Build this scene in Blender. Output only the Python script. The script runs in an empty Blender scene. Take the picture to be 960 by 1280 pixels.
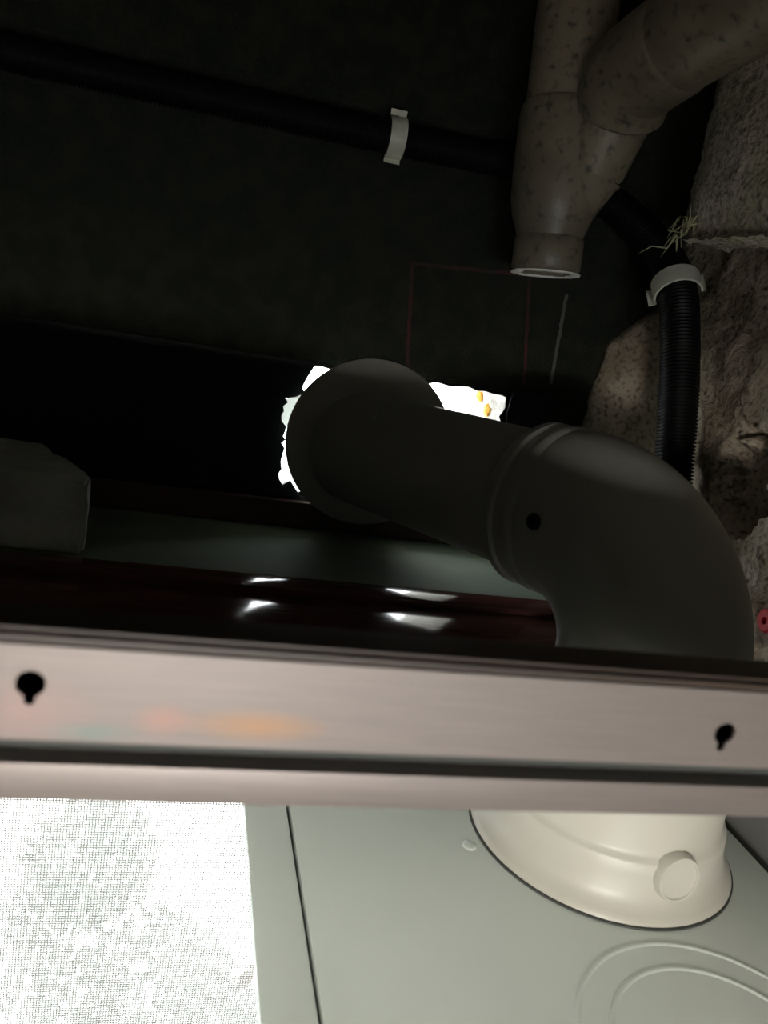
import bpy, bmesh, math, random
from mathutils import Vector, Matrix, noise

random.seed(7)
SC = bpy.context.scene
COL = SC.collection
PI = math.pi

# ------------------------------------------------------------------ camera
F_PX = 1020.0
CAM = Vector((0.0, 0.0, 2.45))
AX = Vector((0.96336079, 0.11021382, 0.24451768))      # room axes seen in camera axes (right, down, forward)
AY = Vector((-0.20589479, -0.28034782, 0.93755663))
AZ = Vector((0.1718817, -0.95355022, -0.24738364))
cd = bpy.data.cameras.new('camera')
cam = bpy.data.objects.new('camera', cd)
COL.objects.link(cam)
cd.sensor_fit = 'VERTICAL'
cd.sensor_height = 36.0
cd.lens = 36.0 * F_PX / 1280.0
cd.clip_start = 0.02
cd.dof.use_dof = True
cd.dof.focus_distance = 1.0
cd.dof.aperture_fstop = 7.0
m = Matrix(((AX.x, -AX.y, -AX.z, CAM.x), (AY.x, -AY.y, -AY.z, CAM.y), (AZ.x, -AZ.y, -AZ.z, CAM.z), (0, 0, 0, 1)))
cam.matrix_world = m
SC.camera = cam

# ------------------------------------------------------------------ world, daylight, exposure
w = bpy.data.worlds.new('overcast_sky')
SC.world = w
w.use_nodes = True
bg = w.node_tree.nodes['Background']
bg.inputs[0].default_value = (0.93, 0.98, 1.0, 1)
bg.inputs[1].default_value = 15.0

# sky light enters by an added rear opening, the screened window and the hole in the wall
for nm, loc, sz, rot in (('sky_portal_rear', (0.2, -2.19, 1.9), (0.6, 0.7), (90, 0, 0)),
                         ('sky_portal_window', (-0.375, 1.285, 1.52), (1.85, 1.14), (-90, 0, 0)),
                         ('sky_portal_hole', (0.272, 1.285, 2.265), (0.32, 0.19), (-90, 0, 0))):
    ld = bpy.data.lights.new(nm, 'AREA')
    ld.shape = 'RECTANGLE'
    ld.size, ld.size_y = sz
    ld.cycles.is_portal = True
    lo = bpy.data.objects.new(nm, ld)
    COL.objects.link(lo)
    lo.location = loc
    lo.rotation_euler = tuple(math.radians(a) for a in rot)

SC.view_settings.view_transform = 'Standard'
SC.view_settings.look = 'None'
SC.view_settings.gamma = 1.0
SC.view_settings.use_curve_mapping = False
SC.view_settings.exposure = 0.0


def at(px, py, x=None, y=None, z=None, depth=None):
    """the place in the room seen at a pixel of the 960x1280 photograph, on a plane x, y or z"""
    c = Vector(((px - 480) / F_PX, (py - 640) / F_PX, 1.0))
    r = Vector((AX.dot(c), AY.dot(c), AZ.dot(c)))
    t = depth if depth is not None else x / r.x if x is not None else y / r.y if y is not None else (z - CAM.z) / r.z
    return CAM + r * t


# ------------------------------------------------------------------ materials
MATS = {}


def mat(name, col, rough=0.6, metal=0.0, col2=None, scale=8.0, contrast=(0.4, 0.6), bump=0.0, bscale=60.0,
        specks=None, spscale=60.0, spth=(0.62, 0.68), stretch=None, spec=0.5, coat=0.0):
    if name in MATS:
        return MATS[name]
    mt = bpy.data.materials.new(name)
    mt.use_nodes = True
    nt = mt.node_tree
    b = nt.nodes['Principled BSDF']
    b.inputs['Base Color'].default_value = (*col, 1)
    b.inputs['Roughness'].default_value = rough
    b.inputs['Metallic'].default_value = metal
    b.inputs['Specular IOR Level'].default_value = spec
    b.inputs['Coat Weight'].default_value = coat
    tc = nt.nodes.new('ShaderNodeTexCoord')
    src = tc.outputs['Object']
    if stretch:
        mp = nt.nodes.new('ShaderNodeMapping')
        mp.inputs['Scale'].default_value = stretch
        nt.links.new(src, mp.inputs['Vector'])
        src = mp.outputs['Vector']
    last = None
    if col2:
        n = nt.nodes.new('ShaderNodeTexNoise')
        n.inputs['Scale'].default_value = scale
        n.inputs['Detail'].default_value = 6
        nt.links.new(src, n.inputs['Vector'])
        rp = nt.nodes.new('ShaderNodeValToRGB')
        rp.color_ramp.elements[0].position = contrast[0]
        rp.color_ramp.elements[1].position = contrast[1]
        rp.color_ramp.elements[0].color = (*col, 1)
        rp.color_ramp.elements[1].color = (*col2, 1)
        nt.links.new(n.outputs['Fac'], rp.inputs['Fac'])
        last = rp.outputs['Color']
    if specks:
        n = nt.nodes.new('ShaderNodeTexNoise')
        n.inputs['Scale'].default_value = spscale
        n.inputs['Detail'].default_value = 3
        nt.links.new(src, n.inputs['Vector'])
        rp = nt.nodes.new('ShaderNodeValToRGB')
        rp.color_ramp.elements[0].position = spth[0]
        rp.color_ramp.elements[1].position = spth[1]
        nt.links.new(n.outputs['Fac'], rp.inputs['Fac'])
        mx = nt.nodes.new('ShaderNodeMix')
        mx.data_type = 'RGBA'
        mx.inputs['A'].default_value = (*col, 1)
        if last:
            nt.links.new(last, mx.inputs['A'])
        mx.inputs['B'].default_value = (*specks, 1)
        nt.links.new(rp.outputs['Color'], mx.inputs['Factor'])
        last = mx.outputs['Result']
    if last:
        nt.links.new(last, b.inputs['Base Color'])
    if bump:
        n = nt.nodes.new('ShaderNodeTexNoise')
        n.inputs['Scale'].default_value = bscale
        n.inputs['Detail'].default_value = 8
        nt.links.new(src, n.inputs['Vector'])
        bp = nt.nodes.new('ShaderNodeBump')
        bp.inputs['Strength'].default_value = bump
        bp.inputs['Distance'].default_value = 0.004
        nt.links.new(n.outputs['Fac'], bp.inputs['Height'])
        nt.links.new(bp.outputs['Normal'], b.inputs['Normal'])
    MATS[name] = mt
    return mt


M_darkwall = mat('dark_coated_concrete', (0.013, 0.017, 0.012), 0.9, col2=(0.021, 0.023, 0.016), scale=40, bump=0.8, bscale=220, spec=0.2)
M_reveal = mat('pale_mortar', (0.62, 0.6, 0.55), 0.9, col2=(0.4, 0.39, 0.36), scale=60, bump=1.0, bscale=120)
M_concrete = mat('raw_concrete', (0.26, 0.24, 0.2), 0.95, col2=(0.36, 0.33, 0.28), scale=14, bump=0.8, bscale=90)
M_plaster = mat('rough_plaster', (0.31, 0.26, 0.185), 0.95, col2=(0.46, 0.39, 0.31), scale=18, bump=1.0, bscale=150,
                specks=(0.07, 0.06, 0.045), spscale=150, spth=(0.5, 0.75), spec=0.2)
M_beam = mat('beam_concrete', (0.50, 0.47, 0.35), 0.95, col2=(0.62, 0.55, 0.50), scale=12, bump=1.0, bscale=180,
             specks=(0.12, 0.11, 0.085), spscale=150, spth=(0.48, 0.75), spec=0.2)
M_tile = mat('white_tile', (0.68, 0.66, 0.62), 0.3)
M_greytile = mat('grey_tile', (0.17, 0.17, 0.155), 0.5)
M_slab = mat('slab_concrete', (0.36, 0.35, 0.32), 0.95, col2=(0.42, 0.41, 0.38), scale=10, bump=0.6, bscale=80)
M_floor = mat('floor_tile', (0.45, 0.42, 0.38), 0.4, col2=(0.5, 0.47, 0.43), scale=5)
M_panel = mat('ceiling_panel', (0.7, 0.7, 0.68), 0.4)
M_blackglass = mat('black_board', (0.008, 0.011, 0.012), 0.45, bump=0.05, bscale=30, spec=0.15)
M_brownsill = mat('red_brown_paint', (0.06, 0.03, 0.026), 0.6, col2=(0.045, 0.024, 0.02), scale=12)
M_gloss = mat('glossy_brown', (0.085, 0.034, 0.028), 0.12, col2=(0.06, 0.026, 0.022), scale=10, stretch=(1, 14, 14), spec=0.2)
M_paleline = mat('pale_line', (0.09, 0.09, 0.08), 0.9)
M_ledge = mat('green_board', (0.12, 0.155, 0.10), 0.85, col2=(0.085, 0.12, 0.085), scale=9, bump=0.2, bscale=60)
M_pvc = mat('grey_pvc', (0.27, 0.273, 0.25), 0.45, col2=(0.25, 0.255, 0.235), scale=5, specks=(0.30, 0.30, 0.28), spscale=35, spth=(0.66, 0.8), bump=0.03, bscale=200)
M_dirtypipe = mat('dirty_drain_pvc', (0.22, 0.19, 0.14), 0.42, col2=(0.15, 0.13, 0.095), scale=9, specks=(0.06, 0.058, 0.04), spscale=95, spth=(0.54, 0.72), bump=0.15, bscale=120)
M_capdirt = mat('white_glue', (0.88, 0.87, 0.8), 0.6)
M_cond = mat('black_corrugated', (0.005, 0.005, 0.005), 0.45, spec=0.15)
M_clip = mat('white_clip', (0.70, 0.71, 0.60), 0.4, col2=(0.58, 0.58, 0.5), scale=30)
M_alu = mat('brushed_aluminium', (0.22, 0.192, 0.18), 0.45, metal=0.6, col2=(0.20, 0.175, 0.165), scale=30, stretch=(0.6, 20, 20), bump=0.05, bscale=60)
M_darkmetal = mat('dark_recess', (0.05, 0.055, 0.05), 0.6)
M_brownedge = mat('brown_edging', (0.040, 0.026, 0.018), 0.5, col2=(0.028, 0.019, 0.014), scale=30, stretch=(0.4, 10, 10))
M_hood = mat('painted_steel', (0.56, 0.61, 0.56), 0.38, metal=0.0, col2=(0.53, 0.58, 0.53), scale=4)
M_collar = mat('ivory_plastic', (0.44, 0.425, 0.365), 0.38)
M_box = mat('pale_block', (0.42, 0.45, 0.42), 0.85, col2=(0.30, 0.32, 0.30), scale=14, bump=0.4, bscale=70)
M_red = mat('red_plastic', (0.55, 0.02, 0.03), 0.4)
M_redmark = mat('red_mark', (0.06, 0.013, 0.015), 0.9, col2=(0.025, 0.016, 0.014), scale=60)
M_foam = mat('orange_foam', (0.85, 0.42, 0.05), 0.8, bump=0.5, bscale=90)
M_fibre = mat('dry_fibre', (0.55, 0.56, 0.34), 0.8)
M_leaf = mat('leaf', (0.11, 0.12, 0.10), 0.6, col2=(0.24, 0.25, 0.23), scale=2)
M_bark = mat('bark', (0.08, 0.06, 0.045), 0.9)
M_ground = mat('pale_paving', (0.6, 0.6, 0.58), 0.9)
M_mesh = mat('screen_wire', (0.30, 0.31, 0.30), 0.5)
M_frame = mat('white_window_frame', (0.7, 0.7, 0.68), 0.4)

# soft-edged coloured patches along the foot of the rail's face
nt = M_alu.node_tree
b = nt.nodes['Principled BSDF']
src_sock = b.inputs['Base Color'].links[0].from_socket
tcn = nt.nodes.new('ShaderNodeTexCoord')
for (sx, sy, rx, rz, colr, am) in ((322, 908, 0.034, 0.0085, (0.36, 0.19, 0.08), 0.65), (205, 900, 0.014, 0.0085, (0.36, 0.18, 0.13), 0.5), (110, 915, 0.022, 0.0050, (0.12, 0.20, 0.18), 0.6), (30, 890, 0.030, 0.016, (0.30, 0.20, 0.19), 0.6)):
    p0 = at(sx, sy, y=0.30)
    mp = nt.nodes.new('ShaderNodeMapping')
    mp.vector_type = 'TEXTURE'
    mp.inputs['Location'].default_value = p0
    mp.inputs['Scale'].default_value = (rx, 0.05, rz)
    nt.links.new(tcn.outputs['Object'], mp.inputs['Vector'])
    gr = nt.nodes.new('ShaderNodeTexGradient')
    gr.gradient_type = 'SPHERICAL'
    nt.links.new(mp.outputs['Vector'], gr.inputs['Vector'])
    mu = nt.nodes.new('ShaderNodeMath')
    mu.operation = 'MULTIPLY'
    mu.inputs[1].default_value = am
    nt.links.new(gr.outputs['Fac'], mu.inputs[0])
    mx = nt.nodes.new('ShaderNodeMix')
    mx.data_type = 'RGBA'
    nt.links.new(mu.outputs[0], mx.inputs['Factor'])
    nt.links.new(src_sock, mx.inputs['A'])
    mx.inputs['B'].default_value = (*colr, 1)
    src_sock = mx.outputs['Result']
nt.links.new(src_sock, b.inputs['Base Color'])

mt = bpy.data.materials.new('window_glass')
mt.use_nodes = True
nt = mt.node_tree
for n_ in list(nt.nodes):
    nt.nodes.remove(n_)
o_ = nt.nodes.new('ShaderNodeOutputMaterial')
t_ = nt.nodes.new('ShaderNodeBsdfTransparent')
g_ = nt.nodes.new('ShaderNodeBsdfGlossy')
g_.inputs['Roughness'].default_value = 0.02
x_ = nt.nodes.new('ShaderNodeMixShader')
x_.inputs[0].default_value = 0.06
nt.links.new(t_.outputs[0], x_.inputs[1])
nt.links.new(g_.outputs[0], x_.inputs[2])
nt.links.new(x_.outputs[0], o_.inputs[0])
M_glass = mt

mt = bpy.data.materials.new('plastic_film')
mt.use_nodes = True
nt = mt.node_tree
b = nt.nodes['Principled BSDF']
b.inputs['Base Color'].default_value = (0.75, 0.77, 0.75, 1)
b.inputs['Roughness'].default_value = 0.3
tr = nt.nodes.new('ShaderNodeBsdfTranslucent')
tr.inputs['Color'].default_value = (0.6, 0.62, 0.6, 1)
x_ = nt.nodes.new('ShaderNodeMixShader')
x_.inputs[0].default_value = 0.6
nt.links.new(b.outputs[0], x_.inputs[1])
nt.links.new(tr.outputs[0], x_.inputs[2])
nt.links.new(x_.outputs[0], nt.nodes['Material Output'].inputs[0])
M_film = mt


# ------------------------------------------------------------------ mesh helpers
def link(name, me, material, parent=None, smooth=None):
    o = bpy.data.objects.new(name, me)
    COL.objects.link(o)
    if material:
        me.materials.append(material)
    if smooth is not None:
        for p in me.polygons:
            p.use_smooth = True
        me.set_sharp_from_angle(angle=math.radians(smooth))
    if parent:
        o.parent = parent
        o.matrix_parent_inverse = Matrix.Translation(-parent.location)
    return o


def obj(name, bm, material, parent=None, smooth=None):
    me = bpy.data.meshes.new(name)
    bmesh.ops.recalc_face_normals(bm, faces=bm.faces)
    bm.to_mesh(me)
    bm.free()
    return link(name, me, material, parent, smooth)


def tag(o, label, cat, group=None, kind=None):
    o['label'] = label
    if cat:
        o['category'] = cat
    if group:
        o['group'] = group
    if kind:
        o['kind'] = kind
    return o


def thing(name, label, cat, loc, group=None):
    o = bpy.data.objects.new(name, None)
    o.empty_display_size = 0.05
    COL.objects.link(o)
    o.location = loc
    return tag(o, label, cat, group)


def struct(o, label):
    o['kind'] = 'structure'
    o['label'] = label
    return o


def add_box(bm, x0, x1, y0, y1, z0, z1):
    v = [bm.verts.new((x, y, z)) for x in (x0, x1) for y in (y0, y1) for z in (z0, z1)]
    for f in ((0, 1, 3, 2), (4, 6, 7, 5), (0, 4, 5, 1), (2, 3, 7, 6), (0, 2, 6, 4), (1, 5, 7, 3)):
        bm.faces.new([v[i] for i in f])


def boxes(*bs, bevel=0.0):
    bm = bmesh.new()
    for b_ in bs:
        add_box(bm, *b_)
    if bevel:
        bmesh.ops.bevel(bm, geom=bm.edges[:], offset=bevel, segments=2, affect='EDGES', profile=0.6)
    return bm


def tube(bm, pts, radii, segs=24, cap=True, closed_inner=None):
    """a tube swept along points, one radius for each point"""
    pts = [Vector(p) for p in pts]
    n = len(pts)
    if not hasattr(radii, '__len__'):
        radii = [radii] * n
    T = []
    for i in range(n):
        a, c = pts[max(i - 1, 0)], pts[min(i + 1, n - 1)]
        k = 1
        while (c - a).length < 1e-7 and k < n:
            k += 1
            a, c = pts[max(i - k, 0)], pts[min(i + k, n - 1)]
        T.append((c - a).normalized())
    u = T[0].orthogonal().normalized()
    rings = []
    for i in range(n):
        u = (u - T[i] * u.dot(T[i])).normalized()
        v = T[i].cross(u)
        rings.append([bm.verts.new(pts[i] + (u * math.cos(2 * PI * s / segs) + v * math.sin(2 * PI * s / segs)) * radii[i]) for s in range(segs)])
    for i in range(n - 1):
        for s in range(segs):
            q = (s + 1) % segs
            bm.faces.new((rings[i][s], rings[i][q], rings[i + 1][q], rings[i + 1][s]))
    if cap:
        bm.faces.new(rings[0][::-1])
        bm.faces.new(rings[-1])
    return rings


def lathe(bm, origin, axis, prof, segs=64, close=False):
    """profile of (radius, height) turned about an axis"""
    axis = Vector(axis).normalized()
    u = axis.orthogonal().normalized()
    v = axis.cross(u)
    o = Vector(origin)
    rings = [[bm.verts.new(o + axis * h + (u * math.cos(2 * PI * s / segs) + v * math.sin(2 * PI * s / segs)) * r) for s in range(segs)] for r, h in prof]
    k = len(rings)
    for i in range(k if close else k - 1):
        a, c = rings[i], rings[(i + 1) % k]
        for s in range(segs):
            q = (s + 1) % segs
            bm.faces.new((a[s], a[q], c[q], c[s]))


def bez(pts, n):
    """smooth Catmull-Rom path through points"""
    pts = [Vector(p) for p in pts]
    out = []
    for i in range(len(pts) - 1):
        p0, p1, p2, p3 = pts[max(i - 1, 0)], pts[i], pts[i + 1], pts[min(i + 2, len(pts) - 1)]
        for k in range(n):
            t = k / n
            out.append(0.5 * ((2 * p1) + (p2 - p0) * t + (2 * p0 - 5 * p1 + 4 * p2 - p3) * t * t + (3 * p1 - p0 - 3 * p2 + p3) * t ** 3))
    out.append(pts[-1])
    return out


def resample(pts, step):
    out = [pts[0]]
    acc = 0.0
    for a, c in zip(pts, pts[1:]):
        L = (c - a).length
        d = step - acc
        while d <= L:
            out.append(a + (c - a) * (d / L))
            d += step
        acc = (acc + L) % step
    return out


def prism_y(bm, poly, y0, y1):
    """outline of (x, z) points made solid between two depths"""
    a = [bm.verts.new((p[0], y0, p[1])) for p in poly]
    c = [bm.verts.new((p[0], y1, p[1])) for p in poly]
    n = len(poly)
    bm.faces.new(a)
    bm.faces.new(c[::-1])
    for i in range(n):
        j = (i + 1) % n
        bm.faces.new((a[j], a[i], c[i], c[j]))


def rough_block(u0, u1, nu, v0, v1, nv, fn, back):
    """a slab whose face is a displaced grid: fn(u, v) gives the face point, back(u, v) the point behind it"""
    bm = bmesh.new()
    g = [[bm.verts.new(fn(u0 + (u1 - u0) * i / nu, v0 + (v1 - v0) * j / nv)) for j in range(nv + 1)] for i in range(nu + 1)]
    for i in range(nu):
        for j in range(nv):
            bm.faces.new((g[i][j], g[i + 1][j], g[i + 1][j + 1], g[i][j + 1]))
    rim = [(i, 0) for i in range(nu)] + [(nu, j) for j in range(nv)] + [(i, nv) for i in range(nu, 0, -1)] + [(0, j) for j in range(nv, 0, -1)]
    bk = [bm.verts.new(back(u0 + (u1 - u0) * i / nu, v0 + (v1 - v0) * j / nv)) for i, j in rim]
    for k in range(len(rim)):
        q = (k + 1) % len(rim)
        a, c = g[rim[k][0]][rim[k][1]], g[rim[q][0]][rim[q][1]]
        bm.faces.new((a, bk[k], bk[q], c))
    bm.faces.new(bk)
    return bm


def sm(a, c, x):
    t = max(0.0, min(1.0, (x - a) / (c - a)))
    return t * t * (3 - 2 * t)


# ------------------------------------------------------------------ unseen fill lamp, added behind the camera to light rail and hood
def fill_lamp():
    lamp = thing('fill_lamp', 'unseen fill lamp added under the dropped ceiling', 'lamp', (-0.1, -1.05, 2.275))
    bm = bmesh.new()
    lathe(bm, (-0.1, -1.05, 2.274), (0, 0, -1), [(0.0001, 0), (0.205, 0), (0.205, 0.018), (0.19, 0.02), (0.0001, 0.02)], 48)
    obj('fill_lamp_base', bm, M_panel, lamp, 40)
    bm = bmesh.new()
    lathe(bm, (-0.1, -1.05, 2.254), (0, 0, -1), [(0.188, 0.0), (0.188, 0.03), (0.18, 0.055), (0.155, 0.075), (0.1, 0.088), (0.0001, 0.092)], 48)
    me_ = bpy.data.materials.new('fill_lamp_diffuser')
    me_.use_nodes = True
    b_ = me_.node_tree.nodes['Principled BSDF']
    b_.inputs['Base Color'].default_value = (0.8, 0.8, 0.8, 1)
    b_.inputs['Emission Color'].default_value = (1.0, 0.93, 0.86, 1)
    b_.inputs['Emission Strength'].default_value = FILL_LAMP
    obj('fill_lamp_glow_disc', bm, me_, lamp, 40)


FILL_LAMP = 140.0
fill_lamp()

# ------------------------------------------------------------------ the setting
WY = 1.083           # inner face of the outer wall
WT = 0.20            # its thickness
XR = 0.655           # inner face of the right wall
HX0, HX1, HZ0, HZ1 = 0.112, 0.432, 2.172, 2.357     # hole broken through the outer wall
WX0, WX1, WZ0, WZ1 = -1.3, 0.55, 0.95, 2.09          # window opening below

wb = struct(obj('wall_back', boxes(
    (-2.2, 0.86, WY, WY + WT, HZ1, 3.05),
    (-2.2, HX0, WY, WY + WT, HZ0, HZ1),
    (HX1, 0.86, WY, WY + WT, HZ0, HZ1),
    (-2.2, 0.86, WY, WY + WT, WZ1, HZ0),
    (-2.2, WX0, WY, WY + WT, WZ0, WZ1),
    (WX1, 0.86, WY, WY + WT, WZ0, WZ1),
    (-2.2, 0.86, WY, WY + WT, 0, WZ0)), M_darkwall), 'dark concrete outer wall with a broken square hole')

# ragged mortar lining of the hole
bm = bmesh.new()


def lining(p, q, nrm, seed):
    n, k = 26, 12
    p, q, nrm = Vector(p), Vector(q), Vector(nrm)
    g = []
    for i in range(n + 1):
        row = []
        for j in range(k + 1):
            b_ = p + (q - p) * (i / n) + Vector((0, WT * j / k + (0.004 * noise.noise(Vector((i * .9, seed, 0))) if j == 0 else 0), 0))
            d = 0.004 + 0.006 * noise.noise(b_ * 45 + Vector((seed, 0, 0))) + 0.003 * noise.noise(b_ * 140)
            row.append(bm.verts.new(b_ + nrm * d))
        g.append(row)
    for i in range(n):
        for j in range(k):
            bm.faces.new((g[i][j], g[i + 1][j], g[i + 1][j + 1], g[i][j + 1]))


lining((HX0, WY, HZ1), (HX1, WY, HZ1), (0, 0, -1), 1)
lining((HX1, WY, HZ1), (HX1, WY, HZ0), (-1, 0, 0), 2)
lining((HX1, WY, HZ0), (HX0, WY, HZ0), (0, 0, 1), 3)
lining((HX0, WY, HZ0), (HX0, WY, HZ1), (1, 0, 0), 4)
obj('mortar_lining', bm, M_reveal, wb, 60)

# right wall: tiled below, raw plaster above the ceiling line
wr = struct(obj('wall_right', boxes((XR, 0.86, -2.2, WY, 0, 3.05)), M_greytile), 'right wall, raw plaster above the ceiling line')
dk = at(925, 600, x=0.6)


def plaster(y, z):
    p = Vector((0.6, y, z))
    h = 0.006 * sm(-0.12, 0.12, noise.noise(p * 11 + Vector((3, 1, 0)))) + 0.003 * noise.noise(p * 36) + 0.0026 * noise.noise(p * 95) + 0.0018 * noise.noise(p * 210)
    up = sm(2.44, 2.53, z + 0.03 * noise.noise(p * 13))
    h += 0.055 * sm(0.99, 1.08, y) * (1 - up)
    h -= 0.024 * up
    e = Vector(((y - dk.y) / 0.05, (z - dk.z) / 0.07, 0)).length + 0.5 * noise.noise(p * 28) + 0.25 * noise.noise(p * 80)
    h -= 0.035 * (1 - sm(0.75, 0.95, e))
    return (0.612 - h, y, z)


obj('rough_plaster', rough_block(-0.2, WY, 230, 2.08, 3.0, 160, plaster, lambda y, z: (XR, y, z)), M_plaster, wr, 180)

struct(obj('wall_left', boxes((-2.2, -2.05, -2.2, WY, 0, 3.05)), M_tile), 'left kitchen wall')
struct(obj('wall_rear', boxes((-2.05, -0.1, -2.2, -2.05, 0, 3.05), (0.5, XR, -2.2, -2.05, 0, 3.05), (-0.1, 0.5, -2.2, -2.05, 0, 1.55), (-0.1, 0.5, -2.2, -2.05, 2.25, 3.05)), M_tile),
       'rear kitchen wall with an opening added for sky light')  # opening added to let sky light in from behind
struct(obj('floor', boxes((-2.2, 0.86, -2.2, WY, -0.1, 0)), M_floor), 'kitchen floor')
slab = struct(obj('ceiling', boxes((-2.2, 0.86, -2.2, WY + WT, 3.05, 3.2)), M_slab), 'concrete slab above the dropped ceiling')
bm = boxes((-2.05, -0.52, -2.05, 0.29, 2.275, 2.29), (-0.52, XR, -2.05, -0.4, 2.275, 2.29))
struct(obj('trim_1', bm, M_panel), 'dropped ceiling panels around the access opening')

# unseen sloping boards added to block light from below, cut out round the duct
bm = bmesh.new()


def baffle(x0, x1, y0, y1):
    zf = lambda y: 2.2400 - 0.315 * (y - 0.3303)
    v = [bm.verts.new((x, y, zf(y) + d)) for x in (x0, x1) for y in (y0, y1) for d in (-0.006, 0.0)]
    for f in ((0, 1, 3, 2), (4, 6, 7, 5), (0, 4, 5, 1), (2, 3, 7, 6), (0, 2, 6, 4), (1, 5, 7, 3)):
        bm.faces.new([v[i] for i in f])


baffle(-2.05, 0.345, 0.3303, 0.737)
baffle(0.345, 0.56, 0.3303, 0.525)
baffle(0.56, XR - 0.005, 0.3303, 0.737)
struct(obj('light_baffle', bm, M_panel), 'unseen sloping boards added behind the metal rail to block light')

# concrete beam hanging by the right wall
bz = at(832, 300, x=0.56).z


def beam_sec(t, s):
    """t along the beam (y), s around its section"""
    y = t
    if s < 0.55:                      # left face, top to bottom
        x, z = 0.558, 3.05 + (bz - 3.05) * (s / 0.55)
    else:                             # underside
        x, z = 0.558 + (0.62 - 0.558) * ((s - 0.55) / 0.45), bz
    p = Vector((x, y, z))
    d = 0.006 * noise.noise(p * 14) + 0.003 * noise.noise(p * 42) + 0.0022 * noise.noise(p * 110) + 0.002 * noise.noise(p * 230)
    if s < 0.55:
        x -= d
        if z < bz + 0.05:
            x += 0.012 * (1 - (z - bz) / 0.05)
    else:
        z += -abs(d) * 1.2
    endk = sm(0.94, 0.985, y)
    return (x + 0.012 * endk * endk, y - 0.02 * (1 - sm(0.0, 0.6, s)) * endk, z + 0.008 * endk * endk)


beam = obj('concrete_beam', rough_block(0.1, 0.985, 190, 0.0, 1.0, 110, beam_sec, lambda t, s: (0.60, t, max(bz + 0.03, 3.05 - (3.05 - bz) * s))), M_beam, None, 180)
struct(beam, 'rough concrete beam with a crumbling lower edge at upper right')

# red setting-out lines on the wall
for k, (a, c) in enumerate((((512, 329), (672, 345)), ((515, 330), (508, 470)), ((662, 340), (655, 480)), ((708, 368), (688, 480)))):
    A, B = at(*a, y=WY), at(*c, y=WY)
    d = (B - A).normalized()
    nrm = Vector((-d.z, 0, d.x)) * 0.0028
    bm = bmesh.new()
    N = 24
    poly = []
    for sgn in (1, -1):
        rng = range(N + 1) if sgn > 0 else range(N, -1, -1)
        for i in rng:
            q = A + (B - A) * (i / N) + nrm * sgn * (0.8 + 0.7 * noise.noise(Vector((i * 0.7, k * 9, sgn))))
            poly.append((q.x, q.z))
    prism_y(bm, poly, WY - 0.0012, WY + 0.0005)
    obj('red_line' if k < 3 else 'pale_line', bm, M_redmark if k < 3 else M_paleline, wb)

# window below, its screen, and what is outside
win = struct(obj('window_1', boxes((WX0, WX1, WY + 0.05, WY + 0.11, WZ1 - 0.05, WZ1), (WX0, WX1, WY + 0.05, WY + 0.11, WZ0, WZ0 + 0.05),
                                   (WX0, WX0 + 0.05, WY + 0.05, WY + 0.11, WZ0, WZ1), (WX1 - 0.05, WX1, WY + 0.05, WY + 0.11, WZ0, WZ1),
                                   (-0.50, -0.45, WY + 0.05, WY + 0.11, WZ0, WZ1)), M_frame), 'overexposed kitchen window with an insect screen')
obj('glass_pane', boxes((WX0 + 0.05, WX1 - 0.05, WY + 0.095, WY + 0.099, WZ0 + 0.05, WZ1 - 0.05)), M_glass, win)
bm = bmesh.new()
px_, wr_ = 0.0046, 0.0007
x = -0.45
while x < WX1 - 0.05:
    add_box(bm, x - wr_, x + wr_, WY + 0.058, WY + 0.0594, WZ0 + 0.05, WZ1 - 0.05)
    x += px_
z = WZ0 + 0.05
while z < WZ1 - 0.05:
    add_box(bm, -0.45, WX1 - 0.05, WY + 0.0594, WY + 0.0608, z - wr_, z + wr_)
    z += px_
sc = obj('insect_screen', bm, M_mesh, win)
sc['kind'] = 'stuff'

struct(obj('ground', boxes((-14, 14, 1.6, 26, -6.2, -6.0)), M_ground), 'pale paving far below outside the window')
tree = thing('tree', 'pale leafy tree outside the screened window', 'tree', (-0.2, 3.4, -6.0))
bm = bmesh.new()
tube(bm, bez([(-0.2, 3.4, -6), (-0.25, 3.35, -4), (-0.1, 3.4, -2.2), (-0.05, 3.3, -0.9)], 6), [0.14 - 0.005 * i for i in range(19)], 12)
obj('trunk', bm, M_bark, tree, 60)
for br in ([(-0.1, 3.4, -2.4), (-0.6, 3.1, -1.3), (-1.0, 2.9, -0.5)], [(-0.1, 3.4, -2.0), (0.5, 3.3, -1.0), (0.9, 3.2, -0.4)]):
    bm = bmesh.new()
    p_ = bez(br, 5)
    tube(bm, p_, [0.05 - 0.0035 * i for i in range(len(p_))], 8)
    obj('branch', bm, M_bark, tree, 60)
bm = bmesh.new()
for i in range(5200):
    cx, cy, cz, r_ = random.choice(((-0.5, 2.9, -0.55, 0.42), (0.15, 3.1, -0.75, 0.36), (-0.15, 2.7, -1.0, 0.42), (-0.7, 2.8, -1.25, 0.34), (0.5, 3.2, -1.3, 0.4), (-0.2, 3.3, -0.2, 0.3), (0.1, 2.6, -1.7, 0.25)))
    d = Vector((random.gauss(0, 1), random.gauss(0, 1), random.gauss(0, 1))).normalized() * r_ * random.uniform(0.3, 1) ** 0.5
    c = Vector((cx, cy, cz)) + d
    a = Vector((random.gauss(0, 1), random.gauss(0, 1), random.gauss(0, 1))).normalized()
    e = a.orthogonal().normalized()
    L = random.uniform(0.03, 0.055)
    bm.faces.new([bm.verts.new(c + a * L), bm.verts.new(c + e * L * 0.4), bm.verts.new(c - a * L), bm.verts.new(c - e * L * 0.4)])
fo = obj('foliage', bm, M_leaf, tree)
fo['kind'] = 'stuff'

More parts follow.
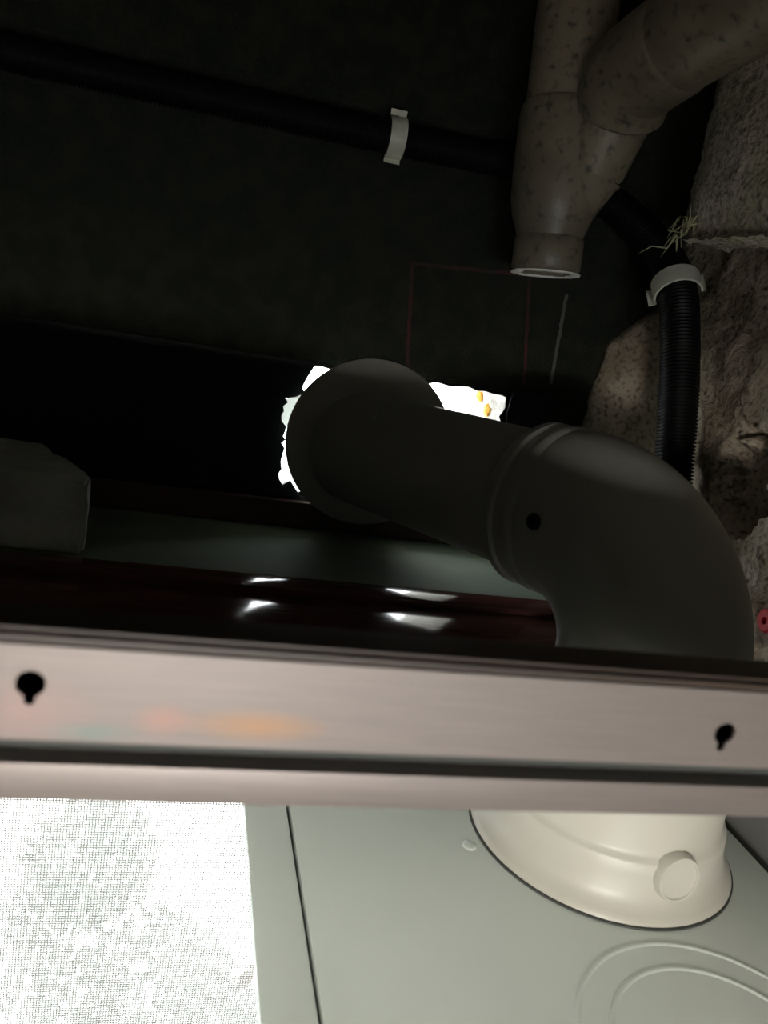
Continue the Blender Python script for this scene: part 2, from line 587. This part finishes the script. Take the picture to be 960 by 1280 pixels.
# ------------------------------------------------------------------ black board with a torn edge over the transom band
edge = [(396, 454), (388, 466), (381, 478), (378, 485), (382, 491), (370, 496), (357, 498), (360, 503), (354, 508), (355, 514), (352, 519), (352, 526), (358, 534), (356, 541), (354, 545),
        (357, 550), (352, 554), (356, 560), (353, 570), (351, 578), (352, 586), (348, 592), (349, 599), (353, 606), (363, 601), (376, 622)]
BY = WY - 0.006
pl = [at(*e, y=BY) for e in edge]
poly = [(-1.2, 2.355)] + [(p.x, p.z) for p in pl] + [(-1.2, 2.168)]
bm = bmesh.new()
prism_y(bm, poly, BY, WY - 0.0005)
tag(obj('black_board', bm, M_blackglass), 'long glossy black board on the wall, torn edge left of the disc', 'board')
bm = bmesh.new()
prism_y(bm, [(0.434, 2.36), (0.50, 2.362), (0.503, 2.33), (0.50, 2.17), (0.436, 2.172), (0.430, 2.25), (0.437, 2.30), (0.431, 2.33)], BY, WY - 0.0005)
tag(obj('black_board', bm, M_blackglass), 'short black board scrap right of the wall hole', 'board')
bm = boxes((-1.2, 0.55, WY - 0.014, WY - 0.0005, 2.131, 2.168), bevel=0.002)
struct(obj('trim_2', bm, M_brownsill), 'red-brown sill strip under the black board')

# clear film hanging in the torn edge
bm = bmesh.new()
FY = WY + 0.012
fp = [(356, 499), (367, 495), (378, 493), (368, 512), (362, 530), (356, 535), (350, 525), (352, 512)]
vv = [at(*e, y=FY) for e in fp]
poly = [(p.x, p.z) for p in vv]
prism_y(bm, poly, FY, FY + 0.0006)
rp = bez([at(381, 492, y=FY - 0.004), at(372, 492, y=FY - 0.008), at(363, 493, y=FY - 0.012), at(366, 496, y=FY - 0.006), at(378, 497, y=FY)], 6)
tube(bm, rp, 0.0009, 6)
tag(obj('plastic_film', bm, M_film), 'scrap of clear plastic film in the torn left edge of the hole', 'film')

# foam beads in the right reveal
for k, (e, r_, lab) in enumerate((((601, 495), 0.0085, 'upper bead of orange foam in the bright hole'), ((611, 514), 0.011, 'lower bead of orange foam in the bright hole'))):
    c = at(*e, x=HX1 - 0.004)
    bm = bmesh.new()
    bmesh.ops.create_icosphere(bm, subdivisions=3, radius=1)
    for v in bm.verts:
        n_ = v.co.copy()
        v.co = c + Vector((n_.x * 0.7, n_.y * 1.3, n_.z)) * r_ * (1 + 0.35 * noise.noise(n_ * 2.3 + Vector((k * 5, 0, 0))))
    tag(obj('foam_bead', bm, M_foam, None, 180), lab, 'foam', 'foam beads in the hole')

# ------------------------------------------------------------------ ledge, glossy edging, block
LZ = 2.13
bm = boxes((-1.6, 0.56, 0.876, WY - 0.0005, LZ - 0.018, LZ), bevel=0.0015)
ledge = tag(obj('ledge_board', bm, M_ledge), 'dull green ledge board along the foot of the wall', 'board')
tr_ = thing('edging_strip', 'glossy red-brown edging behind the metal rail', 'edging', (-0.4, 0.80, LZ - 0.03))
obj('upper_lip', boxes((-1.6, 0.505, 0.835, 0.8755, LZ - 0.02, LZ + 0.001), bevel=0.003), M_gloss, tr_, 40)
obj('lower_lip', boxes((-1.6, 0.505, 0.738, 0.8345, LZ - 0.026, LZ - 0.006), bevel=0.003), M_gloss, tr_, 40)

bm = bmesh.new()
add_box(bm, -0.36, -0.093, 0.885, 1.05, LZ, 2.212)
bmesh.ops.subdivide_edges(bm, edges=bm.edges[:], cuts=12, use_grid_fill=True)
bmesh.ops.bevel(bm, geom=[e for e in bm.edges if e.calc_face_angle(0) > 1], offset=0.004, segments=2, affect='EDGES')
for v in bm.verts:
    k = (v.co.z - LZ) / (2.212 - LZ)
    v.co.z -= k * 0.02 * sm(-0.2, -0.36, v.co.x)
    v.co.x -= 0.07 * sm(0.89, 1.06, v.co.y)
    if k > 0.01:
        v.co += Vector((1, 1, 0.6)) * 0.003 * noise.noise(v.co * 40)
tag(obj('pale_block', bm, M_box, None, 45), 'pale dusty block at the left end of the ledge', 'block')

# ------------------------------------------------------------------ exhaust duct
Fp = at(460, 550, depth=1.10) + Vector((0, 0, -0.013))
Sp = at(655, 615, depth=0.88)
dr = (Sp - Fp).normalized()
Cp = Vector((0.449, 0.636, 2.280))
dr = (Cp - Fp).normalized()
down = Vector((0, 0, -1))
duct = thing('exhaust_duct', 'thick grey plastic exhaust duct bending down from the wall hole', 'duct', (Cp.x, Cp.y, 2.02))
RP, RE = 0.0765, 0.0885
ang = math.acos(dr.dot(down))
T = 0.122
Rb = T / math.tan(ang / 2)
A = Cp - dr * T
nrm = (down - dr * down.dot(dr)).normalized()
Cc = A + nrm * Rb
arc = []
for i in range(29):
    t = ang * i / 28
    arc.append(Cc - nrm * Rb * math.cos(t) + dr * Rb * math.sin(t))
# straight pipe with the wall end cut
bm = bmesh.new()
start = Fp - dr * 0.02
tube(bm, [start, start + dr * 0.002, A + dr * 0.01], [RP - 0.002, RP, RP], 64)
obj('pipe', bm, M_pvc, duct, 40)
# elbow with its two socket rings
sock = []
L0 = 0.050
for s_, r_ in ((-L0 - 0.002, RP + 0.001), (-L0, RE - 0.003), (-L0 + 0.004, RE), (-L0 + 0.012, RE), (-L0 + 0.015, RE - 0.003), (-0.022, RE - 0.003), (-0.019, RE + 0.0004), (-0.011, RE + 0.0004), (-0.008, RE - 0.0015)):
    sock.append((A + dr * s_, r_))
path = sock + [(p, RE) for p in arc] + [(arc[-1] + down * 0.02, RE), (arc[-1] + down * 0.035, RE), (arc[-1] + down * 0.038, RP)]
bm = bmesh.new()
tube(bm, [p for p, _ in path], [r for _, r in path], 72)
elb = obj('elbow', bm, M_pvc, duct, 40)
# screw hole on the elbow
v0 = at(667, 652, depth=0.80) - CAM
best = None
for k in range(400):
    q = CAM + v0.normalized() * (0.6 + k * 0.001)
    dd = min(((q - p).length - r) for p, r in path)
    if dd < 0.001:
        best = q
        break
if best is None:
    best = at(667, 652, depth=0.82)
ax = min((p for p, _ in path), key=lambda p: (p - best).length)
nn = (best - ax).normalized()
bm = bmesh.new()
lathe(bm, best - nn * 0.003, nn, [(0.0001, 0.0035), (0.0042, 0.0035), (0.0055, 0.0050), (0.0075, 0.0050), (0.0082, 0.0035), (0.0082, 0.0)], 24)
o = obj('screw_recess', bm, M_blackglass, elb, 40)
# lower straight pipe into the hood collar
bm = bmesh.new()
tube(bm, [arc[-1] + down * 0.03, Vector((Cp.x, Cp.y, 2.088))], RP, 64)
obj('lower_pipe', bm, M_pvc, duct, 40)
# wall disc
bm = bmesh.new()
DY = WY - 0.016
lathe(bm, (Fp.x + 0.003, DY, Fp.z + 0.008), (0, -1, 0), [(0.055, 0.0), (0.112, 0.0), (0.1135, 0.002), (0.1135, 0.004), (0.111, 0.0055), (0.086, 0.0065), (0.083, 0.0075), (0.055, 0.0075)], 96, close=True)
obj('wall_disc', bm, M_pvc, duct, 35)
# pale scuff of tape on the pipe
g_ = at(466, 522, depth=1.0)
bm = bmesh.new()
dcam = (g_ - CAM).normalized()
# walk to the pipe surface
for k in range(400):
    q = CAM + dcam * (0.85 + k * 0.001)
    rel = q - Fp
    dist = (rel - dr * rel.dot(dr)).length
    if dist < RP + 0.0008:
        break
nn = (q - (Fp + dr * (q - Fp).dot(dr))).normalized()
e1 = dr
e2 = nn.cross(e1)
pts = [(-0.012, -0.004), (0.002, 0.004), (0.001, 0.011), (0.006, 0.003), (0.011, -0.006), (0.003, -0.001)]
a_ = [bm.verts.new(q + e1 * x + e2 * y + nn * 0.0002) for x, y in pts]
b_ = [bm.verts.new(q + e1 * x + e2 * y + nn * 0.0010) for x, y in pts]
bm.faces.new(b_)
bm.faces.new(a_[::-1])
for i in range(len(pts)):
    j = (i + 1) % len(pts)
    bm.faces.new((a_[i], a_[j], b_[j], b_[i]))
obj('tape_scrap', bm, M_box, duct)

# ------------------------------------------------------------------ range hood
HZ = 1.95
hood = thing('range_hood', 'pale grey range hood top below the metal rail', 'range hood', (0.37, 0.6, 1.42))
bm = boxes((0.141, 0.636, 0.28, 1.0, HZ - 0.012, HZ), bevel=0.003)
obj('top_panel', bm, M_hood, hood, 40)
bm = boxes((0.28, 0.63, 0.32, 0.98, HZ - 0.30, HZ - 0.0125), bevel=0.004)
obj('body', bm, M_hood, hood, 40)
bm = boxes((0.096, 0.1385, 0.28, 1.0, HZ - 0.012, HZ - 0.0005), bevel=0.003)
obj('side_panel', bm, M_hood, hood, 40)
bm = boxes((0.27, 0.64, 0.15, 1.0, HZ - 0.36, HZ - 0.3005), bevel=0.004)
obj('intake_tray', bm, M_hood, hood, 40)
obj('added_seam_backing', boxes((0.118, 0.165, 0.29, 0.99, HZ - 0.022, HZ - 0.0122)), M_darkmetal, hood)  # dark strip added under the seam to stop light leaking through
# collar
ca = Vector((0.466, 0.670, HZ))
bm = bmesh.new()
lathe(bm, ca, (0, 0, 1), [(0.10, 0.0005), (0.134, 0.0005), (0.136, 0.003), (0.135, 0.0055), (0.132, 0.009), (0.126, 0.015), (0.122, 0.026), (0.1195, 0.042), (0.1185, 0.052), (0.117, 0.055),
                          (0.1140, 0.057), (0.1125, 0.062), (0.1115, 0.10), (0.110, 0.135), (0.100, 0.145), (0.0815, 0.147)], 96, close=False)
collar = obj('outlet_collar', bm, M_collar, hood, 40)
ph = math.radians(5)
dn = Vector((math.sin(ph), -math.cos(ph), 0.0))
bm = bmesh.new()
lathe(bm, ca + dn * 0.110 + Vector((0, 0, 0.042)), dn + Vector((0, 0, 0.12)), [(0.0235, 0.0), (0.0228, 0.013), (0.0215, 0.0155), (0.0195, 0.0155), (0.0188, 0.0140), (0.0180, 0.0140), (0.0001, 0.0142)], 48)
obj('round_boss', bm, M_collar, collar, 30)
bm = bmesh.new()
lathe(bm, ca, (0, 0, 1), [(0.12, 0.0002), (0.1378, 0.0002), (0.1378, 0.0018), (0.12, 0.0018)], 96, close=True)
obj('shadow_ring', bm, M_darkmetal, collar, 40)  # dark ring standing in for the shadow under the collar's flange
# pressed rings on the top
rc = Vector((0.447, 0.402, HZ - 0.002))
for r_ in (0.117, 0.090):
    bm = bmesh.new()
    lathe(bm, rc, (0, 0, 1), [(r_ - 0.004, 0.0), (r_ - 0.0022, 0.0026), (r_, 0.0030), (r_ + 0.0022, 0.0026), (r_ + 0.004, 0.0)], 96, close=True)
    obj('pressed_ring', bm, M_hood, hood, 60)
# small rubber dot
d_ = at(587, 1057, z=HZ)
bm = bmesh.new()
lathe(bm, (d_.x, d_.y, HZ - 0.0005), (0, 0, 1), [(0.008, 0), (0.0075, 0.001), (0.005, 0.0018), (0.0001, 0.0019)], 24)
obj('screw_head', bm, M_hood, hood, 50)

# ------------------------------------------------------------------ aluminium rail with keyhole slots
RY = 0.30
RX0, RX1 = -0.50, 0.60
rail = thing('metal_rail', 'brushed aluminium rail with two keyhole slots across the foreground', 'rail', (0.1, RY + 0.015, 2.237))


def keyhole(cx, cz, r, w_, down_):
    pts = []
    a0 = math.asin(w_ / r)
    n_ = 28
    for i in range(n_ + 1):
        a = -PI / 2 + a0 + (2 * PI - 2 * a0) * i / n_
        pts.append((cx + r * math.cos(a), cz + r * math.sin(a)))
    for i in range(9):
        a = PI + PI * i / 8
        pts.append((cx + w_ * math.cos(a), cz - down_ + w_ * math.sin(a)))
    return pts


K1, K2 = at(38, 855, y=RY), at(906, 917, y=RY)
cu = bpy.data.curves.new('rail_face_outline', 'CURVE')
cu.dimensions = '2D'
cu.fill_mode = 'BOTH'
cu.extrude = 0.0008
Z0, Z1 = 2.264, 2.304
for pts in ([(RX0, Z0), (RX1, Z0), (RX1, Z1), (RX0, Z1)], keyhole(K1.x, K1.z, 0.0056, 0.0022, 0.0068), keyhole(K2.x, K2.z, 0.0056, 0.0022, 0.0072)):
    sp = cu.splines.new('POLY')
    sp.points.add(len(pts) - 1)
    for q, (x, z) in zip(sp.points, pts):
        q.co = (x, z, 0, 1)
    sp.use_cyclic_u = True
tmp = bpy.data.objects.new('rail_face_tmp', cu)
COL.objects.link(tmp)
bpy.context.view_layer.update()
me = bpy.data.meshes.new_from_object(tmp.evaluated_get(bpy.context.evaluated_depsgraph_get()))
bpy.data.objects.remove(tmp)
me.transform(Matrix.Translation((0, RY + 0.0008, 0)) @ Matrix.Rotation(PI / 2, 4, 'X'))
me.materials.clear()
me.name = 'face_plate'
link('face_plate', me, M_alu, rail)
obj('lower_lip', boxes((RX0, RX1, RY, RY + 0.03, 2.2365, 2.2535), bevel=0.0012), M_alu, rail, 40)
obj('groove', boxes((RX0, RX1, RY + 0.011, RY + 0.03, 2.2536, 2.2639)), M_darkmetal, rail)
obj('channel', boxes((RX0, RX1, RY + 0.026, RY + 0.03, 2.264, 2.3038), (RX0, RX1, RY + 0.0017, RY + 0.0259, 2.2640, 2.2655)), M_darkmetal, rail)
obj('top_edging', boxes((RX0, RX1, RY + 0.001, RY + 0.03, 2.3041, 2.3075), bevel=0.0008), M_brownedge, rail, 40)
obj('top_bead', boxes((RX0, RX1, RY + 0.004, RY + 0.012, 2.3076, 2.3095), bevel=0.0006), M_brownedge, rail, 40)

# ------------------------------------------------------------------ drain pipe with branch
drain = thing('drain_pipe', 'dirty speckled drain pipe with a branch, hanging at upper right', 'pipe', (0.39, 1.0, 2.52))
D0, D1 = Vector((0.362, 1.010, 3.05)), Vector((0.398, 0.972, 2.53))
ax = (D1 - D0).normalized()
R1 = 0.0465


def on(zz):
    return D0 + (D1 - D0) * ((zz - D0.z) / (D1.z - D0.z))


bm = bmesh.new()
tube(bm, [D0, on(2.70)], R1, 48)
obj('stack_pipe', bm, M_dirtypipe, drain, 40)
bm = bmesh.new()
prof = [(2.705, R1), (2.702, 0.0495), (2.69, 0.0520), (2.66, 0.0525), (2.625, 0.0525), (2.60, 0.0515), (2.58, 0.048), (2.565, 0.0425), (2.556, 0.0395), (2.545, 0.0385)]
tube(bm, [on(z_) for z_, _ in prof], [r for _, r in prof], 48)
fit = obj('wye_fitting', bm, M_dirtypipe, drain, 50)
# branch leg of the fitting
J0, J1, J2 = at(693, 275, depth=0.985), at(737, 208, depth=0.955), at(772, 138, depth=0.925)
bm = bmesh.new()
tube(bm, [J0, J0 + (J1 - J0) * 0.9, J0 + (J1 - J0) * 0.95, J1], [0.036, 0.0415, 0.0435, 0.0435], 48)
obj('branch_socket', bm, M_dirtypipe, drain, 40)
bm = bmesh.new()
tube(bm, [J1 - (J2 - J1) * 0.05, J1 + (J2 - J1) * 0.03, J2 + (J2 - J1) * 0.1], [0.0405, 0.0425, 0.0425], 48)
obj('branch_neck', bm, M_dirtypipe, drain, 40)
B3, B4, B5 = at(795, 92, depth=0.885), at(850, 52, depth=0.83), at(975, -22, depth=0.72)
pth = bez([J2 - (J2 - J1) * 0.0, at(782, 113, depth=0.905), B3, B4], 8)
bm = bmesh.new()
rr = [0.0440, 0.0500, 0.0525] + [0.0525] * (len(pth) - 4) + [0.0505]
pth2 = pth
tube(bm, pth2, rr, 48)
obj('branch_elbow', bm, M_dirtypipe, drain, 40)
bm = bmesh.new()
dd = (B5 - B4).normalized()
tube(bm, [B4 - dd * 0.03, B5 + dd * 0.1], 0.0500, 48)
obj('branch_pipe', bm, M_dirtypipe, drain, 40)
# clean-out cap
bm = bmesh.new()
c0 = on(2.556)
rc_ = 0.0415
lathe(bm, c0, ax, [(0.038, -0.002), (rc_ - 0.002, 0.0), (rc_, 0.0025), (rc_, 0.036), (rc_ - 0.003, 0.040), (0.030, 0.0405), (0.028, 0.037), (0.0001, 0.037)], 48)
cap = obj('clean_out_cap', bm, M_dirtypipe, drain, 40)
u = ax.orthogonal().normalized()
v = ax.cross(u)
ce = c0 + ax * 0.0407
bm = bmesh.new()
NS = 72
inn, out_, inn2, out2 = [], [], [], []
for i in range(NS):
    a = 2 * PI * i / NS
    d = u * math.cos(a) + v * math.sin(a)
    ro = rc_ + 0.0005 + 0.002 * noise.noise(Vector((math.cos(a) * 3, math.sin(a) * 3, 1)))
    ri = 0.0315 + (0.006 if (i // 6) % 3 == 0 else 0) + 0.002 * noise.noise(Vector((math.cos(a) * 6, math.sin(a) * 6, 4)))
    for L_, r_, h in ((inn, ri, 0), (out_, ro, 0), (inn2, ri, 0.0018), (out2, ro, 0.0018)):
        L_.append(bm.verts.new(ce + d * r_ + ax * h))
for i in range(NS):
    j = (i + 1) % NS
    bm.faces.new((inn[i], inn[j], out_[j], out_[i]))
    bm.faces.new((inn2[i], out2[i], out2[j], inn2[j]))
    bm.faces.new((out_[i], out_[j], out2[j], out2[i]))
    bm.faces.new((inn[i], inn2[i], inn2[j], inn[j]))
o = obj('glue_ring', bm, M_capdirt, cap)
o['label'] = 'ragged white glue ring'

# ------------------------------------------------------------------ corrugated conduit and its clips
CR = 0.0185
yb = WY - CR - 0.004
cpts = [Vector((-1.0, yb, 2.632)), Vector((-0.2, yb, 2.638)), Vector((0.2, yb, 2.641)), Vector((0.36, yb, 2.644)), at(715, 228, y=yb), at(765, 255, y=yb - 0.005), at(800, 285, y=yb - 0.02), at(828, 318, y=yb - 0.045),
        at(846, 360, x=0.570), at(850, 420, x=0.570), at(848, 500, x=0.572), at(842, 580, x=0.574), at(834, 660, x=0.576), at(826, 740, x=0.578)]
cp = resample(bez(cpts, 40), 0.0011)
rad = [CR + 0.0016 * (1 if (i % 4) in (0, 1) else -1) + 0.004 * sm(0.38, 0.6, p.x) for i, p in enumerate(cp)]
bm = bmesh.new()
tube(bm, cp, rad, 20)
tag(obj('corrugated_conduit', bm, M_cond, None, 80), 'black corrugated conduit along the dark wall and down at right', 'conduit')


def clip(name_pt, tdir, out, R, width, label, tabs=(0.012, 0.012), sweep=105):
    """saddle clip round the conduit at a point; out points away from the wall"""
    tdir = Vector(tdir).normalized()
    out = (Vector(out) - tdir * Vector(out).dot(tdir)).normalized()
    sd = tdir.cross(out)
    bm = bmesh.new()
    prof = []
    a0 = math.radians(sweep)
    prof.append((-math.sin(a0) * R - tabs[0], math.cos(a0) * R))
    for i in range(25):
        a = -a0 + 2 * a0 * i / 24
        prof.append((math.sin(a) * R, math.cos(a) * R))
    prof.append((math.sin(a0) * R + tabs[1], math.cos(a0) * R))
    th = 0.0028
    n_ = len(prof)
    rows = []
    for wv in (-width / 2, width / 2):
        inner, outer = [], []
        for i, (s, h) in enumerate(prof):
            p = Vector(name_pt) + sd * s + out * h + tdir * wv
            k = Vector((s, h)).normalized()
            inner.append(bm.verts.new(p))
            outer.append(bm.verts.new(p + (sd * k.x + out * k.y) * th if 0 < i < n_ - 1 else p + out * th))
        rows.append((inner, outer))
    (i0, o0), (i1, o1) = rows
    for i in range(n_ - 1):
        bm.faces.new((i0[i], i0[i + 1], i1[i + 1], i1[i]))
        bm.faces.new((o0[i], o1[i], o1[i + 1], o0[i + 1]))
        bm.faces.new((i0[i], o0[i], o0[i + 1], i0[i + 1]))
        bm.faces.new((i1[i], i1[i + 1], o1[i + 1], o1[i]))
    bm.faces.new((i0[0], i1[0], o1[0], o0[0]))
    bm.faces.new((i0[-1], o0[-1], o1[-1], i1[-1]))
    bmesh.ops.recalc_face_normals(bm, faces=bm.faces)
    return tag(obj('conduit_clip', bm, M_clip, None, 40), label, 'clip', 'conduit clips')


q = at(492, 183, y=yb)
clip((q.x, yb, 2.6415), (1, 0, 0.01), (0, -1, 0), CR + 0.003, 0.020, 'white saddle clip on the conduit across the dark wall', (0.010, 0.008), 88)
i_ = min(range(len(cp)), key=lambda i: (cp[i] - at(849, 357, x=0.57)).length)
clip(cp[i_], cp[i_ + 8] - cp[i_ - 8], (-0.55, -0.85, 0), CR + 0.0085, 0.024, 'cream saddle clip on the conduit under the concrete beam', (0.006, 0.010), 100)

# ------------------------------------------------------------------ dry fibres on the beam edge
bm = bmesh.new()
base = at(832, 298, x=0.553)
for i in range(34):
    b0 = base + Vector((random.uniform(-0.004, 0.02), random.uniform(-0.05, 0.012), random.uniform(0.0, 0.03)))
    d = Vector((random.uniform(-0.9, 0.2), random.uniform(-0.8, 0.2), random.uniform(-1, 0.3))).normalized()
    L = random.uniform(0.010, 0.025)
    c_ = Vector((random.uniform(-1, 1), random.uniform(-1, 1), random.uniform(-1, 0))) * L * 0.3
    tube(bm, [b0, b0 + d * L * 0.5 + c_ * 0.4, b0 + d * L + c_], [0.0009, 0.0008, 0.0002], 5)
tip = at(798, 317, x=0.535)
tube(bm, [base + Vector((0, -0.01, -0.012)), (base + tip) / 2 + Vector((0, 0, 0.0)), tip], [0.0010, 0.0009, 0.0004], 5)
tf = tag(obj('fibre_tuft', bm, M_fibre), 'tuft of dry straw fibres on the crumbling beam edge', 'fibres')

# red plug by the right wall
rp_ = at(957, 776, x=0.60)
bm = bmesh.new()
lathe(bm, (0.622, rp_.y, rp_.z), (-1, 0, 0), [(0.0001, -0.01), (0.010, -0.01), (0.010, 0.012), (0.0125, 0.013), (0.0125, 0.022), (0.0105, 0.024), (0.004, 0.024), (0.0035, 0.020), (0.0001, 0.020)], 32)
tag(obj('red_plug', bm, M_red, None, 40), 'small red plug in the wall right of the grey elbow', 'plug')
